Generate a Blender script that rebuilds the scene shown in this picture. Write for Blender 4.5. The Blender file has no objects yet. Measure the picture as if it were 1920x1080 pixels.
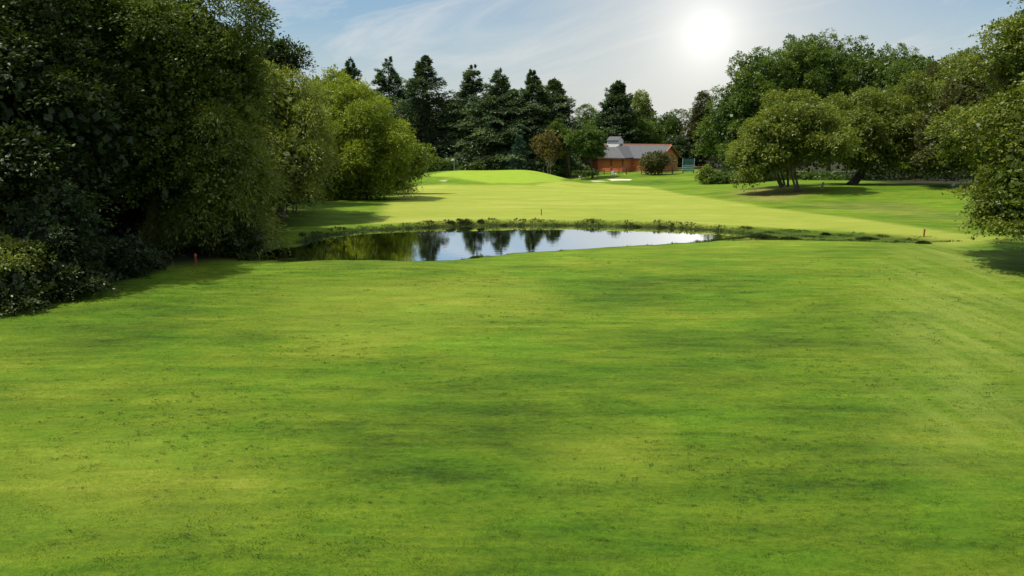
import bpy, math, time
import numpy as np
from mathutils import Vector
T0 = time.time()
sc = bpy.context.scene
COL = sc.collection
R = math.radians
# ------------------------------------------------------------------ camera
F, HY, CH = 1371.0, 245.0, 6.0
PITCH = math.atan((540 - HY) / F)
cd = bpy.data.cameras.new('camera'); cam = bpy.data.objects.new('camera', cd); COL.objects.link(cam)
cd.sensor_width = 36; cd.lens = F / 1920 * 36; cd.clip_end = 6000; cd.clip_start = 0.1
cam.location = (0, 0, CH); cam.rotation_euler = (R(90) - PITCH, 0, 0)
sc.camera = cam

def ray(px, py):
    u = (px - 960) / F; v = (540 - py) / F
    c, s = math.cos(PITCH), math.sin(PITCH)
    return np.array([u, c + v * s, -s + v * c])
def at(px, py, D):                      # the point of a pixel's ray at ground distance D
    d = ray(px, py); return np.array([0, 0, CH]) + d * (D / d[1])
def at_z(px, py, z=0.0):
    d = ray(px, py); return np.array([0, 0, CH]) + d * ((z - CH) / d[2])

# ------------------------------------------------------------------ terrain
def sstep(a, b, x):
    t = np.clip((x - a) / (b - a), 0, 1); return t * t * (3 - 2 * t)
pond_px = [(470, 482), (500, 474), (560, 456), (600, 444.5), (680, 433.5), (800, 427), (870, 424.5), (960, 423.5), (1100, 424), (1250, 427.5),
           (1330, 432), (1395, 438), (1412, 444), (1370, 450), (1270, 455.5), (1200, 460), (1090, 466), (1000, 472), (960, 474), (915, 480), (895, 479), (870, 485),
           (850, 487), (800, 489), (700, 487), (640, 488), (600, 488), (540, 487), (500, 487)]
POND = np.array([at_z(a, b, 0.0)[:2] for a, b in pond_px])
# resample a little wiggle in the bank
def densify(P, step, amp, seed):
    rng = np.random.default_rng(seed); out = []
    for i in range(len(P)):
        a, b = P[i], P[(i + 1) % len(P)]; L = np.linalg.norm(b - a); n = max(1, int(L / step))
        nrm = np.array([b[1] - a[1], a[0] - b[0]]) / max(L, 1e-6)
        for k in range(n):
            out.append(a + (b - a) * k / n + nrm * rng.normal(0, amp))
    return np.array(out)
POND = densify(POND, 0.5, 0.07, 3)
def sdist(x, y, P):                      # signed distance, negative inside
    x = np.asarray(x, float).ravel(); y = np.asarray(y, float).ravel()
    d2 = np.full(x.shape, 1e18); inside = np.zeros(x.shape, bool)
    for i in range(len(P)):
        a = P[i]; b = P[(i + 1) % len(P)]; e = b - a
        t = np.clip(((x - a[0]) * e[0] + (y - a[1]) * e[1]) / max(e @ e, 1e-12), 0, 1)
        d2 = np.minimum(d2, (x - a[0] - t * e[0]) ** 2 + (y - a[1] - t * e[1]) ** 2)
        c = ((a[1] > y) != (b[1] > y))
        if abs(e[1]) > 1e-12: c &= x < e[0] * (y - a[1]) / e[1] + a[0]
        inside ^= c
    d = np.sqrt(d2); return np.where(inside, -d, d)
MARSH = np.array([at_z(a, b, 0.1)[:2] for a, b in [(1345, 436), (1400, 432), (1500, 435), (1620, 440), (1730, 447), (1790, 455), (1720, 458), (1600, 455), (1450, 453), (1372, 452)]])
def terrain_base(x, y):
    z = 0.22 - 2.45 * sstep(45, 128, y) ** 0.9
    # the gentle bank on the right of the fairway
    edge = 12 + (y - 60) * 0.16
    z = z + 1.1 * sstep(0, 22, x - edge) * sstep(55, 75, y) * (1 - 0.5 * sstep(110, 150, y))
    z = z + 0.5 * sstep(16, 34, -x) * sstep(20, 34, y) * (1 - sstep(60, 90, y))
    z = z + 0.75 * sstep(8, 18, x) * sstep(108, 124, y) * (1 - .5 * sstep(30, 45, x))
    # putting green on its raised mound
    gx, gy = (x + 3.6) / 16.5, (y - 114) / 16.0
    r = (np.abs(gx) ** 2.8 + np.abs(gy) ** 2.4) ** (1 / 2.6)
    z = z + 1.95 * (1 - sstep(0.30, 1.05, r)) * (1 + .02 * np.sin(x * .6))
    gx, gy = (x + 15) / 7.0, (y - 112) / 9.0
    z = z + 0.45 * (1 - sstep(0.0, 1.0, np.sqrt(gx ** 2 + gy ** 2)))
    z = z + 0.05 * np.sin(x * 0.21 + 1) * np.sin(y * 0.17) + 0.03 * np.sin(x * 0.5 + y * 0.33)
    return z
def terrain(x, y):
    x = np.asarray(x, float); y = np.asarray(y, float); sh = np.broadcast(x, y).shape
    x = np.broadcast_to(x, sh).ravel().copy(); y = np.broadcast_to(y, sh).ravel().copy()
    z = terrain_base(x, y)
    m = (y > 28) & (y < 58) & (x > -25) & (x < 35)
    if m.any():
        sd = sdist(x[m], y[m], POND)
        far = sstep(-0.4, 0.6, y[m] - np.interp(x[m], [-25, 0, 12, 20], [40, 39.5, 40, 41.5]))   # steeper on the far side
        w = 1.6 + (0.55 - 1.6) * far
        hgt = np.where(far > .5, 0.33, 0.16)
        zz = z[m]
        zb = np.where(sd < 0, -0.5 * sstep(0, 1.2, -sd) - 0.02, 0)
        t = sstep(0.0, 1, sd / w)
        bank = (zz + (hgt - 0.2) * np.exp(-(sd / 2.5) ** 2))
        zo = bank * t + (1 - t) * 0.0
        sm = sdist(x[m], y[m], MARSH)
        zo = zo * (1 - 0.55 * (1 - sstep(-1.0, 0.5, sm)))
        z[m] = np.where(sd < 0, zb, np.maximum(zo, -0.02))
    return z.reshape(sh)
def tz(x, y): return float(terrain(np.array([x]), np.array([y]))[0])
def ground(px, py):                      # where a pixel's ray meets the terrain
    d = ray(px, py); t = np.geomspace(6, 400, 1500)
    P = np.array([0, 0, CH])[None] + d[None] * t[:, None]
    zz = terrain(P[:, 0], P[:, 1]); k = np.argmax(P[:, 2] <= zz)
    if P[k, 2] > zz[k]: k = len(t) - 1
    return np.array([P[k, 0], P[k, 1], zz[k]])

# ------------------------------------------------------------------ object helpers
def tag(o, label=None, cat=None, group=None, kind=None):
    if label: o['label'] = label
    if cat: o['category'] = cat
    if group: o['group'] = group
    if kind: o['kind'] = kind
    return o
def empty(name, loc, rz=0):
    o = bpy.data.objects.new(name, None); COL.objects.link(o); o.location = loc; o.rotation_euler.z = rz; o.empty_display_size = .5
    return o
def npmesh(name, V, Fc, mat, parent=None, attrs=None, smooth=False):
    """V (n,3); Fc either (m,4)/(m,3) array or list of index tuples"""
    me = bpy.data.meshes.new(name)
    V = np.asarray(V, np.float32)
    if isinstance(Fc, np.ndarray):
        m, k = Fc.shape
        me.vertices.add(len(V)); me.vertices.foreach_set('co', V.ravel())
        me.loops.add(m * k); me.loops.foreach_set('vertex_index', Fc.astype(np.int32).ravel())
        me.polygons.add(m); me.polygons.foreach_set('loop_start', np.arange(0, m * k, k, dtype=np.int32))
        me.update(calc_edges=True)
    else:
        me.from_pydata([tuple(map(float, v)) for v in V], [], [tuple(f) for f in Fc]); me.update()
    if attrs:
        for n, (dom, arr) in attrs.items():
            a = me.attributes.new(n, 'FLOAT', dom); a.data.foreach_set('value', np.asarray(arr, np.float32))
    if smooth: me.polygons.foreach_set('use_smooth', np.ones(len(me.polygons), bool))
    me.materials.append(mat)
    o = bpy.data.objects.new(name, me); COL.objects.link(o)
    if parent: o.parent = parent
    return o
class MB:
    def __init__(s): s.V = []; s.F = []
    def add(s, V, Fc):
        b = len(s.V); s.V += [tuple(v) for v in V]; s.F += [tuple(i + b for i in f) for f in Fc]
    def box(s, x0, y0, z0, x1, y1, z1):
        s.add([(x0, y0, z0), (x1, y0, z0), (x1, y1, z0), (x0, y1, z0), (x0, y0, z1), (x1, y0, z1), (x1, y1, z1), (x0, y1, z1)],
              [(0, 3, 2, 1), (4, 5, 6, 7), (0, 1, 5, 4), (1, 2, 6, 5), (2, 3, 7, 6), (3, 0, 4, 7)])
    def tube(s, pts, rad, n=8):
        V, Fq = tube(pts, rad, n); s.add(V, [tuple(f) for f in Fq])
    def build(s, name, mat, parent=None, smooth=False): return npmesh(name, s.V, s.F, mat, parent, smooth=smooth)
def tube(pts, rad, n=7):
    pts = np.asarray(pts, float); rad = np.asarray(rad, float); k = len(pts)
    tan = np.gradient(pts, axis=0); tan /= np.linalg.norm(tan, axis=1)[:, None] + 1e-9
    ref = np.array([1.0, 0.13, 0.2]) if abs(tan[0][0]) < .8 else np.array([0.1, 1.0, 0.2])
    a = np.cross(tan, ref); a /= np.linalg.norm(a, axis=1)[:, None]; b = np.cross(tan, a)
    ang = np.linspace(0, 2 * np.pi, n, endpoint=False)
    V = (pts[:, None] + rad[:, None, None] * (a[:, None] * np.cos(ang)[None, :, None] + b[:, None] * np.sin(ang)[None, :, None])).reshape(-1, 3)
    i = np.arange(k - 1)[:, None] * n; j = np.arange(n)[None]; j2 = (j + 1) % n
    Fq = np.stack([i + j, i + j2, i + n + j2, i + n + j], -1).reshape(-1, 4)
    return V, Fq

# ------------------------------------------------------------------ materials
def newmat(name):
    m = bpy.data.materials.new(name); m.use_nodes = True; nt = m.node_tree
    for n in list(nt.nodes): nt.nodes.remove(n)
    return m, nt, nt.nodes.new('ShaderNodeOutputMaterial')
def N(nt, t, **kw):
    n = nt.nodes.new(t)
    for k, v in kw.items():
        if k in n.inputs: n.inputs[k].default_value = v
        else: setattr(n, k, v)
    return n
def ramp(nt, src, stops):
    r = nt.nodes.new('ShaderNodeValToRGB'); nt.links.new(src, r.inputs[0]); e = r.color_ramp.elements
    while len(e) < len(stops): e.new(.5)
    for i, (p, c) in enumerate(stops): e[i].position = p; e[i].color = (*c, 1) if len(c) == 3 else c
    return r.outputs[0]
def mix(nt, fac, a, b, mode='MIX'):
    m = nt.nodes.new('ShaderNodeMix'); m.data_type = 'RGBA'; m.blend_type = mode
    for s, v in ((m.inputs[0], fac), (m.inputs[6], a), (m.inputs[7], b)):
        if isinstance(v, (int, float)): s.default_value = v
        elif isinstance(v, tuple): s.default_value = (*v, 1)
        else: nt.links.new(v, s)
    return m.outputs[2]
def math_(nt, op, a, b=None, c=None):
    m = nt.nodes.new('ShaderNodeMath'); m.operation = op
    for i, v in enumerate((a, b, c)):
        if v is None: continue
        if isinstance(v, (int, float)): m.inputs[i].default_value = v
        else: nt.links.new(v, m.inputs[i])
    return m.outputs[0]
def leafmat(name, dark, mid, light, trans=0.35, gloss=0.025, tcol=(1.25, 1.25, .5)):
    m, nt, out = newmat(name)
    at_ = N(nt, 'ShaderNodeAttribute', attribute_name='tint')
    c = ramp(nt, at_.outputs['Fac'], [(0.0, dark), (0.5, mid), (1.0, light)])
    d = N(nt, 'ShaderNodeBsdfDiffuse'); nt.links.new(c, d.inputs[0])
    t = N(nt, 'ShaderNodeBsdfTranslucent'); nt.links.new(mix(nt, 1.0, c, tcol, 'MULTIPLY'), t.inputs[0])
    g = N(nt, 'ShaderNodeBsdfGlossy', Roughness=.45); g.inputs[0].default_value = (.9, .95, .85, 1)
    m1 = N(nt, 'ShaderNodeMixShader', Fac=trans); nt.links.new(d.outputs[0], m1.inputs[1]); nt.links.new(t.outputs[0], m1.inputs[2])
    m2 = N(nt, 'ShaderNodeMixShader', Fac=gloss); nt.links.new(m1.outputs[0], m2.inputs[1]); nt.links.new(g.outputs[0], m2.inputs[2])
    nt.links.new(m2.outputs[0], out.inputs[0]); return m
def plain(name, col, rough=.7, noise=None, amt=.35, metal=0, bump=0):
    m, nt, out = newmat(name); p = N(nt, 'ShaderNodeBsdfPrincipled', Roughness=rough, Metallic=metal)
    if noise:
        tc = N(nt, 'ShaderNodeTexCoord'); n = N(nt, 'ShaderNodeTexNoise', Scale=noise, Detail=6.0); nt.links.new(tc.outputs['Object'], n.inputs['Vector'])
        c = ramp(nt, n.outputs[0], [(.3, tuple(v * (1 - amt) for v in col)), (.7, tuple(min(1, v * (1 + amt)) for v in col))])
        nt.links.new(c, p.inputs[0])
        if bump:
            b = N(nt, 'ShaderNodeBump', Strength=bump, Distance=.03); nt.links.new(n.outputs[0], b.inputs['Height']); nt.links.new(b.outputs[0], p.inputs['Normal'])
    else: p.inputs[0].default_value = (*col, 1)
    nt.links.new(p.outputs[0], out.inputs[0]); return m
BARK = plain('bark_grey_brown', (.10, .08, .055), .9, 3.0, .5, bump=.8)
BARK_PALE = plain('bark_pale', (.30, .26, .20), .9, 2.5, .35, bump=.5)
BARK_DARK = plain('bark_dark', (.045, .035, .025), .9, 3.0, .4, bump=.8)
L_oak = leafmat('leaf_deep_oak', (.012, .022, .005), (.026, .046, .008), (.085, .115, .018), .26)
L_olive = leafmat('leaf_olive', (.055, .085, .012), (.115, .155, .020), (.22, .25, .04), .36)
L_willow = leafmat('leaf_willow', (.07, .10, .018), (.15, .19, .03), (.28, .31, .06), .38)
L_bush = leafmat('leaf_willow_bush', (0.083, 0.128, 0.012), (0.165, 0.225, 0.018), (0.285, 0.315, 0.030), .35)
L_mid = leafmat('leaf_mid_green', (.038, .075, .012), (.075, .125, .018), (.14, .20, .03), .35)
L_yel = leafmat('leaf_yellow_green', (0.078, 0.117, 0.016), (0.143, 0.195, 0.023), (0.260, 0.299, 0.046), .4)
L_con = leafmat('needles_dark', (.028, .052, .026), (.066, .105, .048), (.145, .20, .07), .24, .03)
L_blue = leafmat('needles_blue_green', (0.020, 0.050, 0.035), (0.035, 0.085, 0.050), (0.060, 0.130, 0.070), .12, .03)
L_cyp = leafmat('needles_mid', (.028, .06, .022), (.055, .10, .035), (.11, .16, .05), .22, .03)
L_brown = leafmat('leaf_bronze', (0.080, 0.065, 0.018), (0.150, 0.120, 0.030), (0.230, 0.180, 0.050), .35)
L_elder = leafmat('leaf_grey_green', (.018, .032, .012), (.036, .058, .020), (.08, .115, .04), .25)
L_dkol = leafmat('leaf_dark_bronze_green', (0.042, 0.049, 0.017), (0.077, 0.084, 0.022), (0.140, 0.140, 0.035), .3)

# ------------------------------------------------------------------ foliage
def unit(v): return v / (np.linalg.norm(v, axis=-1, keepdims=True) + 1e-9)
def leaf_quads(P, D, Nn, L, W):
    """P base points, D leaf axis, Nn approx normal"""
    D = unit(D); S = unit(np.cross(D, Nn)); up = np.cross(S, D)
    a = P; b = P + D * (L * .45)[:, None] + S * (W * .5)[:, None] + up * (L * .06)[:, None]
    c = P + D * L[:, None]; d = P + D * (L * .45)[:, None] - S * (W * .5)[:, None] + up * (L * .06)[:, None]
    V = np.stack([a, b, c, d], 1).reshape(-1, 3); Fq = np.arange(len(V)).reshape(-1, 4)
    return V, Fq
def sublobes(rng, ells, n, fr=(.30, .48), flat=.8):
    out = []
    for (c, r) in ells:
        for _ in range(n):
            d = unit(rng.normal(size=3)); d[2] = d[2] if d[2] > -.8 else -d[2]
            d = d * np.array([1.12, 1.12, 1.0]); q = rng.uniform(*fr) * rng.choice([.7, 1, 1.25]); out.append((c + d * r * (1 - q * .5) * rng.uniform(.84, 1.08), np.array([r[0], r[1], r[2] * 1.0]) * q * np.array([1, 1, flat]) * rng.uniform(.85, 1.15, 3)))
        out.append((c, r * .74))
    return out
def crown_mesh(name, ells, nleaf, leaf, mat, parent, origin, seed, nsub=9, clus=16, crad=None, aspect=.55, droop=.15, zmin=None, flat=.55, fr=(.28, .46), tone=0.0, lean=.35, core=.25, spray=1.0, rise=.12):
    rng = np.random.default_rng(seed)
    lobes = sublobes(rng, ells, nsub, fr)
    C = np.array([l[0] for l in lobes]); Rr = np.array([l[1] for l in lobes])
    area = (Rr.prod(1)) ** (2 / 3.); pr = area / area.sum()
    nc = int(nleaf / clus * (1 - core)); crad = crad or leaf * 3.2
    # cluster centres on the shells
    K = nc * 3; li = rng.choice(len(lobes), K, p=pr); d = unit(rng.normal(size=(K, 3)))
    P = C[li] + d * Rr[li] * rng.uniform(.82, 1.06, K)[:, None]
    keep = np.ones(K, bool)
    for j in range(len(lobes)):
        q = (((P - C[j]) / Rr[j]) ** 2).sum(1); keep &= (q > .70) | (li == j)
    keep &= (d[:, 2] > -.75)
    if zmin is not None: keep &= P[:, 2] > zmin
    P = P[keep][:nc]; d = d[keep][:nc]; li = li[keep][:nc]
    tl = rng.uniform(0, 1, len(lobes)); tc = np.clip(.30 + .22 * tl[li] + rng.normal(0, .17, len(P)) + tone, 0, 1)
    # leaves of each cluster: a flattened spray
    n = len(P) * clus; ci = np.repeat(np.arange(len(P)), clus)
    sz = rng.uniform(.6, 1.35, len(P))[ci]
    ax = unit(d * np.array([1, 1, .55]) + rng.normal(size=(len(P), 3)) * .45 * np.array([1, 1, .6]) + np.array([0, 0, rise]))
    s_ = rng.random(n) ** .85; Ls = crad * 2.1 * spray * sz * rng.choice([.7, 1, 1, 1.5], len(P))[ci]
    off = rng.normal(size=(n, 3)) * np.array([1, 1, flat]) * (crad * .42 * sz * (1.15 - s_))[:, None]
    LP = P[ci] + ax[ci] * (Ls * (s_ - .55))[:, None] + off; LP[:, 2] -= (.22 + droop * .6) * Ls * s_ ** 2; od = unit(off + 1e-3)
    D = od * .55 + ax[ci] * .9 + rng.normal(size=(n, 3)) * .35; D[:, 2] -= droop
    Nn = np.array([0, 0, 1.0]) * 1.0 + d[ci] * lean + rng.normal(size=(n, 3)) * .42
    L = leaf * rng.uniform(.65, 1.3, n); W = L * aspect * rng.uniform(.8, 1.2, n)
    tint = np.clip(tc[ci] + rng.normal(0, .16, n), 0, 1)
    # inner leaves: larger and deep in the crown, they stop the light
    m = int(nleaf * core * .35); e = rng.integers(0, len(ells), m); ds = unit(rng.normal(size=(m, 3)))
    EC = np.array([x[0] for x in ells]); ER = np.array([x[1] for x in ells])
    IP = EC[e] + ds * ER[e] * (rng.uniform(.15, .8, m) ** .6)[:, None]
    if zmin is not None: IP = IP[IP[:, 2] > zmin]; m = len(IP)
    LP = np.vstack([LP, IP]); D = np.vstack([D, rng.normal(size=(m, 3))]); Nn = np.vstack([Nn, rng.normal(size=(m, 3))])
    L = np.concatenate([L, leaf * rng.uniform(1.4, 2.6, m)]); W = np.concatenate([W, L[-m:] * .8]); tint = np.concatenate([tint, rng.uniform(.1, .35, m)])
    V, Fq = leaf_quads(LP, D, Nn, L, W)
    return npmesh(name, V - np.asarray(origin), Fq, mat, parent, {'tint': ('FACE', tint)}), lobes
def limbs(name, base, lobes, r0, mat, parent, origin, seed, fork=.35, stems=1, spread=.3, n=12, twigs=0):
    rng = np.random.default_rng(seed); V = []; Fq = []; off = 0
    base = np.asarray(base, float); cz = np.mean([l[0] for l in lobes], 0)
    def put(pts, rad, k=7):
        nonlocal off
        v, f = tube(pts, rad, k); V.append(v); Fq.append(f + off); off += len(v)
    for s in range(stems):
        a = rng.uniform(0, 6.28); b0 = base + np.array([math.cos(a), math.sin(a), 0]) * (spread * (stems > 1)); b0[2] = base[2] - .25
        top = base + (cz - base) * fork + np.array([math.cos(a), math.sin(a), 0]) * spread * stems * .8
        top[2] = base[2] + (cz[2] - base[2]) * fork
        t = np.linspace(0, 1, 6)[:, None]; bend = rng.normal(0, .12 * r0 * 4, 3) * [1, 1, 0]
        pts = b0 * (1 - t) + top * t + bend * np.sin(np.pi * t)
        rr = r0 / math.sqrt(stems) * np.array([1.45, 1.05, .95, .88, .82, .78]); put(pts, rr, 10)
        sel = rng.permutation(len(lobes))[:n]
        for i in sel:
            e = lobes[i][0] + rng.normal(size=3) * lobes[i][1] * .35; t = np.linspace(0, 1, 8)[:, None]
            mid = (top + e) / 2 + np.array([0, 0, .12 * np.linalg.norm(e - top)]) + rng.normal(size=3) * .06 * np.linalg.norm(e - top)
            pts = (1 - t) ** 2 * top + 2 * t * (1 - t) * mid + t ** 2 * e
            put(pts, rr[-1] * (rng.uniform(.45, .75) * (1 - t[:, 0]) ** .8 + .06), 6)
            for _ in range(twigs):
                q = rng.uniform(.45, .95); p0 = (1 - q) ** 2 * top + 2 * q * (1 - q) * mid + q * q * e
                dd = unit(rng.normal(size=3) + unit(e - top) * 1.2 + [0, 0, .3]) * rng.uniform(.5, 1.0) * lobes[i][1].mean() * 1.25
                tt = np.linspace(0, 1, 4)[:, None]; put(p0 + dd * tt + rng.normal(size=3) * .05 * tt, rr[-1] * .10 * (1.1 - tt[:, 0]), 4)
    return npmesh(name, np.vstack(V) - np.asarray(origin), np.vstack(Fq), mat, parent, smooth=True)
def ell(x0, y0, x1, y1, D, dep=None):
    a = at((x0 + x1) / 2, (y0 + y1) / 2, D); l = at(x0, (y0 + y1) / 2, D); t = at((x0 + x1) / 2, y0, D); b = at((x0 + x1) / 2, y1, D)
    rx = abs(a[0] - l[0]); rz = abs(t[2] - b[2]) / 2; c = a.copy(); c[2] = (t[2] + b[2]) / 2
    return (c, np.array([rx, dep or rx, rz]))
def broadleaf(name, label, cat, basexy, boxes, D, nleaf, leaf, mat, seed, r0=.25, bark=None, group=None, stems=1, spread=.3, fork=.35, nlimb=10, twigs=0, stem_name='trunk', crown_name='crown', **kw):
    bx, by = basexy; bz = tz(bx, by); base = np.array([bx, by, bz])
    t = empty(name, base); tag(t, label, cat, group)
    gw = kw.pop('grow', .07); boxes = [((b[0] - gw * (b[2] - b[0]) / 2), b[1] - gw * (b[3] - b[1]) / 3, b[2] + gw * (b[2] - b[0]) / 2, b[3] + gw * (b[3] - b[1]) / 2, *b[4:]) for b in boxes]
    ells = [ell(*b[:4], b[4] if len(b) > 4 else D, b[5] if len(b) > 5 else None) for b in boxes]
    kw.setdefault('zmin', bz + .12)
    cr, lobes = crown_mesh(crown_name, ells, nleaf, leaf, mat, t, base, seed, **kw)
    limbs(stem_name, base, lobes, r0, bark or BARK, t, base, seed + 1, fork, stems, spread, nlimb, twigs)
    return t
def conifer(name, label, basexy, H, Rm, seed, mat, nb=250, per=290, leaf=.48, low=.12, group=None, r0=.3, bark=None, prof=.85, gapside=None, tops=1, cat='conifer', z0=None, rise=.0, dead=0):
    rng = np.random.default_rng(seed); bx, by = basexy; bz = tz(bx, by) if z0 is None else z0
    t = empty(name, (bx, by, bz)); tag(t, label, cat, group)
    V = []; Fq = []; off = 0; VB = []; FB = []; ob = 0
    lean = rng.normal(0, .02, 2)
    def axis(h): return np.array([lean[0] * h + .12 * math.sin(h * .5 + seed), lean[1] * h, h])
    hs = np.linspace(-.3, H * .97, 14); pts = np.array([axis(h) for h in hs]); v, f = tube(pts, r0 * (1 - .93 * np.clip(hs / H, 0, 1)) * np.where(hs < .5, 1.25, 1), 9)
    V.append(v); Fq.append(f); off = len(v)
    LP = []; LD = []; LN = []; LL = []; LT = []
    tips = [(0, 0, 1.0)] + [(rng.uniform(-.16, .16) * H * .5, rng.uniform(-.5, .5), rng.uniform(.84, .95)) for _ in range(tops - 1)]
    for k in range(nb):
        q = (k + rng.uniform(0, 1)) / nb; u = low + (1 - low) * q          # 0 base, 1 top
        tip = tips[rng.integers(len(tips))] if u > .62 else tips[0]
        h = H * u * (tip[2] if u > .62 else 1); az = k * 2.39996 + rng.normal(0, .3)
        w = (1 - u) ** prof * (0.75 + .25 * math.sin(min(1, (u + .06) / .38) * math.pi / 2))
        layer = .88 + .17 * math.sin(u * 31 + seed * 1.7 + 1.3 * math.sin(az + seed)) + rng.normal(0, .13)
        Lb = max(.22, Rm * (w * 1.25 + .01) * layer * (1 if u < .62 or tops == 1 else .62 + .38 * (1 - (u - .62) / .38) ** 2))
        if gapside is not None and abs(((az - gapside + math.pi) % (2 * math.pi)) - math.pi) < 1.15 and u < .70: Lb *= .10
        dr = np.array([math.cos(az), math.sin(az), 0]); a0 = axis(h) + np.array([tip[0], tip[1], 0]) * min(1, max(0, (u - .55) / .25))
        up = .75 * Lb * (u - .30) + rise * Lb; sag = -.12 * Lb * rng.uniform(.5, 1.5)
        s = np.linspace(0, 1, 5)[:, None]; bp = a0 + dr * Lb * s + np.array([0, 0, 1.0]) * (up * s + sag * s ** 2)
        if Lb > .8:
            v, f = tube(bp, .05 * (Lb / 3) ** .5 * (1.08 - s[:, 0]), 4); VB.append(v); FB.append(f + ob); ob += len(v)
        m = int(per * (.25 + .75 * min(1, Lb / Rm * 1.3)))
        s = rng.uniform(.12, 1, m) ** .65; side = rng.normal(0, 1, m)
        wid = Lb * .34 * (1.15 - s) + .16 * min(1, Lb / 1.2)
        lat = np.array([-dr[1], dr[0], 0]); p = a0 + dr * (Lb * s)[:, None] + lat * (side * wid)[:, None]
        p[:, 2] += up * s + sag * s ** 2 - np.abs(side) * wid * .35 + rng.normal(0, .13, m)
        LP.append(p); dd = dr * .9 + lat * (side * .7)[:, None] + rng.normal(size=(m, 3)) * .35; dd[:, 2] += -.15 + .75 * max(0, u - .5); LD.append(dd)
        LN.append(np.array([0, 0, 1.0]) + rng.normal(size=(m, 3)) * .5); LL.append(leaf * rng.uniform(.5, 1.25, m)); LT.append(np.clip(.3 + rng.normal(0, .12) + rng.normal(0, .15, m) + .3 * (s > .8), 0, 1))
    for k in range(dead):
        h = H * rng.uniform(.05, low + .05); az = rng.uniform(0, 6.28); Lb = rng.uniform(1, 2.8)
        s = np.linspace(0, 1, 5)[:, None]; bp = axis(h) + np.array([math.cos(az), math.sin(az), .5]) * Lb * s
        v, f = tube(bp, .035 * (1.1 - s[:, 0]), 4); V.append(v); Fq.append(f + off); off += len(v)
    npmesh('trunk', np.vstack(V), np.vstack(Fq), bark or BARK_DARK, t, smooth=True)
    npmesh('limbs', np.vstack(VB), np.vstack(FB), BARK_DARK, t, smooth=True)
    LP = np.vstack(LP); LL = np.concatenate(LL)
    v, f = leaf_quads(LP, np.vstack(LD), np.vstack(LN), LL, LL * .40)
    npmesh('crown', v, f, mat, t, {'tint': ('FACE', np.concatenate(LT))})
    return t
SKYTINT = (.27, .67, .86)
EXPO = 0.42
CLOC = (.05, .02, 0)
# ------------------------------------------------------------------ world and sun
SUN_EL, SUN_AZ = R(65), R(-98)            # azimuth from +Y (straight ahead) to the right
sd = Vector((math.sin(SUN_AZ) * math.cos(SUN_EL), math.cos(SUN_AZ) * math.cos(SUN_EL), math.sin(SUN_EL)))
sl = bpy.data.lights.new('sun', 'SUN'); sl.energy = 4.2; sl.angle = R(1.5); sl.color = (1, .93, .80)
so = bpy.data.objects.new('sun', sl); COL.objects.link(so); so.rotation_euler = (-sd).to_track_quat('-Z', 'Y').to_euler(); so.location = (0, 0, 60)
w = bpy.data.worlds.new('World'); sc.world = w; w.use_nodes = True; nt = w.node_tree
for n in list(nt.nodes): nt.nodes.remove(n)
out = N(nt, 'ShaderNodeOutputWorld'); bg = N(nt, 'ShaderNodeBackground', Strength=.10); nt.links.new(bg.outputs[0], out.inputs[0])
sky = N(nt, 'ShaderNodeTexSky', sky_type='NISHITA', sun_disc=False, sun_elevation=SUN_EL, sun_rotation=SUN_AZ, air_density=1.0, dust_density=1.2, ozone_density=2.0)
tc = N(nt, 'ShaderNodeTexCoord')
g = ray(1325, 62); g = g / np.linalg.norm(g)
dot = N(nt, 'ShaderNodeVectorMath', operation='DOT_PRODUCT'); nt.links.new(tc.outputs['Generated'], dot.inputs[0]); dot.inputs[1].default_value = tuple(g)
ang = math_(nt, 'ARCCOSINE', math_(nt, 'MINIMUM', dot.outputs['Value'], .999999))
sep = N(nt, 'ShaderNodeSeparateXYZ'); nt.links.new(tc.outputs['Generated'], sep.inputs[0])
# wisps of high cloud: noise on the cloud plane, stretched
den = math_(nt, 'MAXIMUM', sep.outputs['Z'], .0); den = math_(nt, 'ADD', den, .12)
u = math_(nt, 'DIVIDE', sep.outputs['X'], den); v = math_(nt, 'DIVIDE', sep.outputs['Y'], den)
cb = N(nt, 'ShaderNodeCombineXYZ'); nt.links.new(sep.outputs['X'], cb.inputs[0]); nt.links.new(sep.outputs['Z'], cb.inputs[1])
mp = N(nt, 'ShaderNodeMapping'); nt.links.new(cb.outputs[0], mp.inputs[0]); mp.vector_type = 'TEXTURE'; mp.inputs['Rotation'].default_value = (0, 0, R(13)); mp.inputs['Scale'].default_value = (.62, .11, 1); mp.inputs['Location'].default_value = CLOC
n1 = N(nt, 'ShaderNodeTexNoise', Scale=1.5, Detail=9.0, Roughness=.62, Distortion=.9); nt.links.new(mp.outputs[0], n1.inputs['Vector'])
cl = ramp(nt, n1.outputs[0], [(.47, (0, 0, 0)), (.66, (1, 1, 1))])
base = mix(nt, 1.0, sky.outputs[0], SKYTINT, 'MULTIPLY')
low = ramp(nt, sep.outputs['Z'], [(0.0, (1, 1, 1)), (.06, (.80, .80, .80)), (.14, (.38, .38, .38)), (.35, (0, 0, 0))])
base = mix(nt, math_(nt, 'MULTIPLY', low, .85), base, (5.3, 5.3, 5.1))
fill_veil = ramp(nt, sep.outputs['Z'], [(.28, (0, 0, 0)), (.55, (1, 1, 1))])  # pale upper sky, added out of view to raise the ambient light
base = mix(nt, math_(nt, 'MULTIPLY', fill_veil, .8), base, (6.0, 6.2, 6.5))
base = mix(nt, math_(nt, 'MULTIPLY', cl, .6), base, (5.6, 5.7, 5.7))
h1 = math_(nt, 'MULTIPLY', math_(nt, 'EXPONENT', math_(nt, 'MULTIPLY', math_(nt, 'POWER', math_(nt, 'DIVIDE', ang, .205), 1.5), -1)), .82)
base = mix(nt, h1, base, (5.9, 5.7, 5.25))
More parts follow.
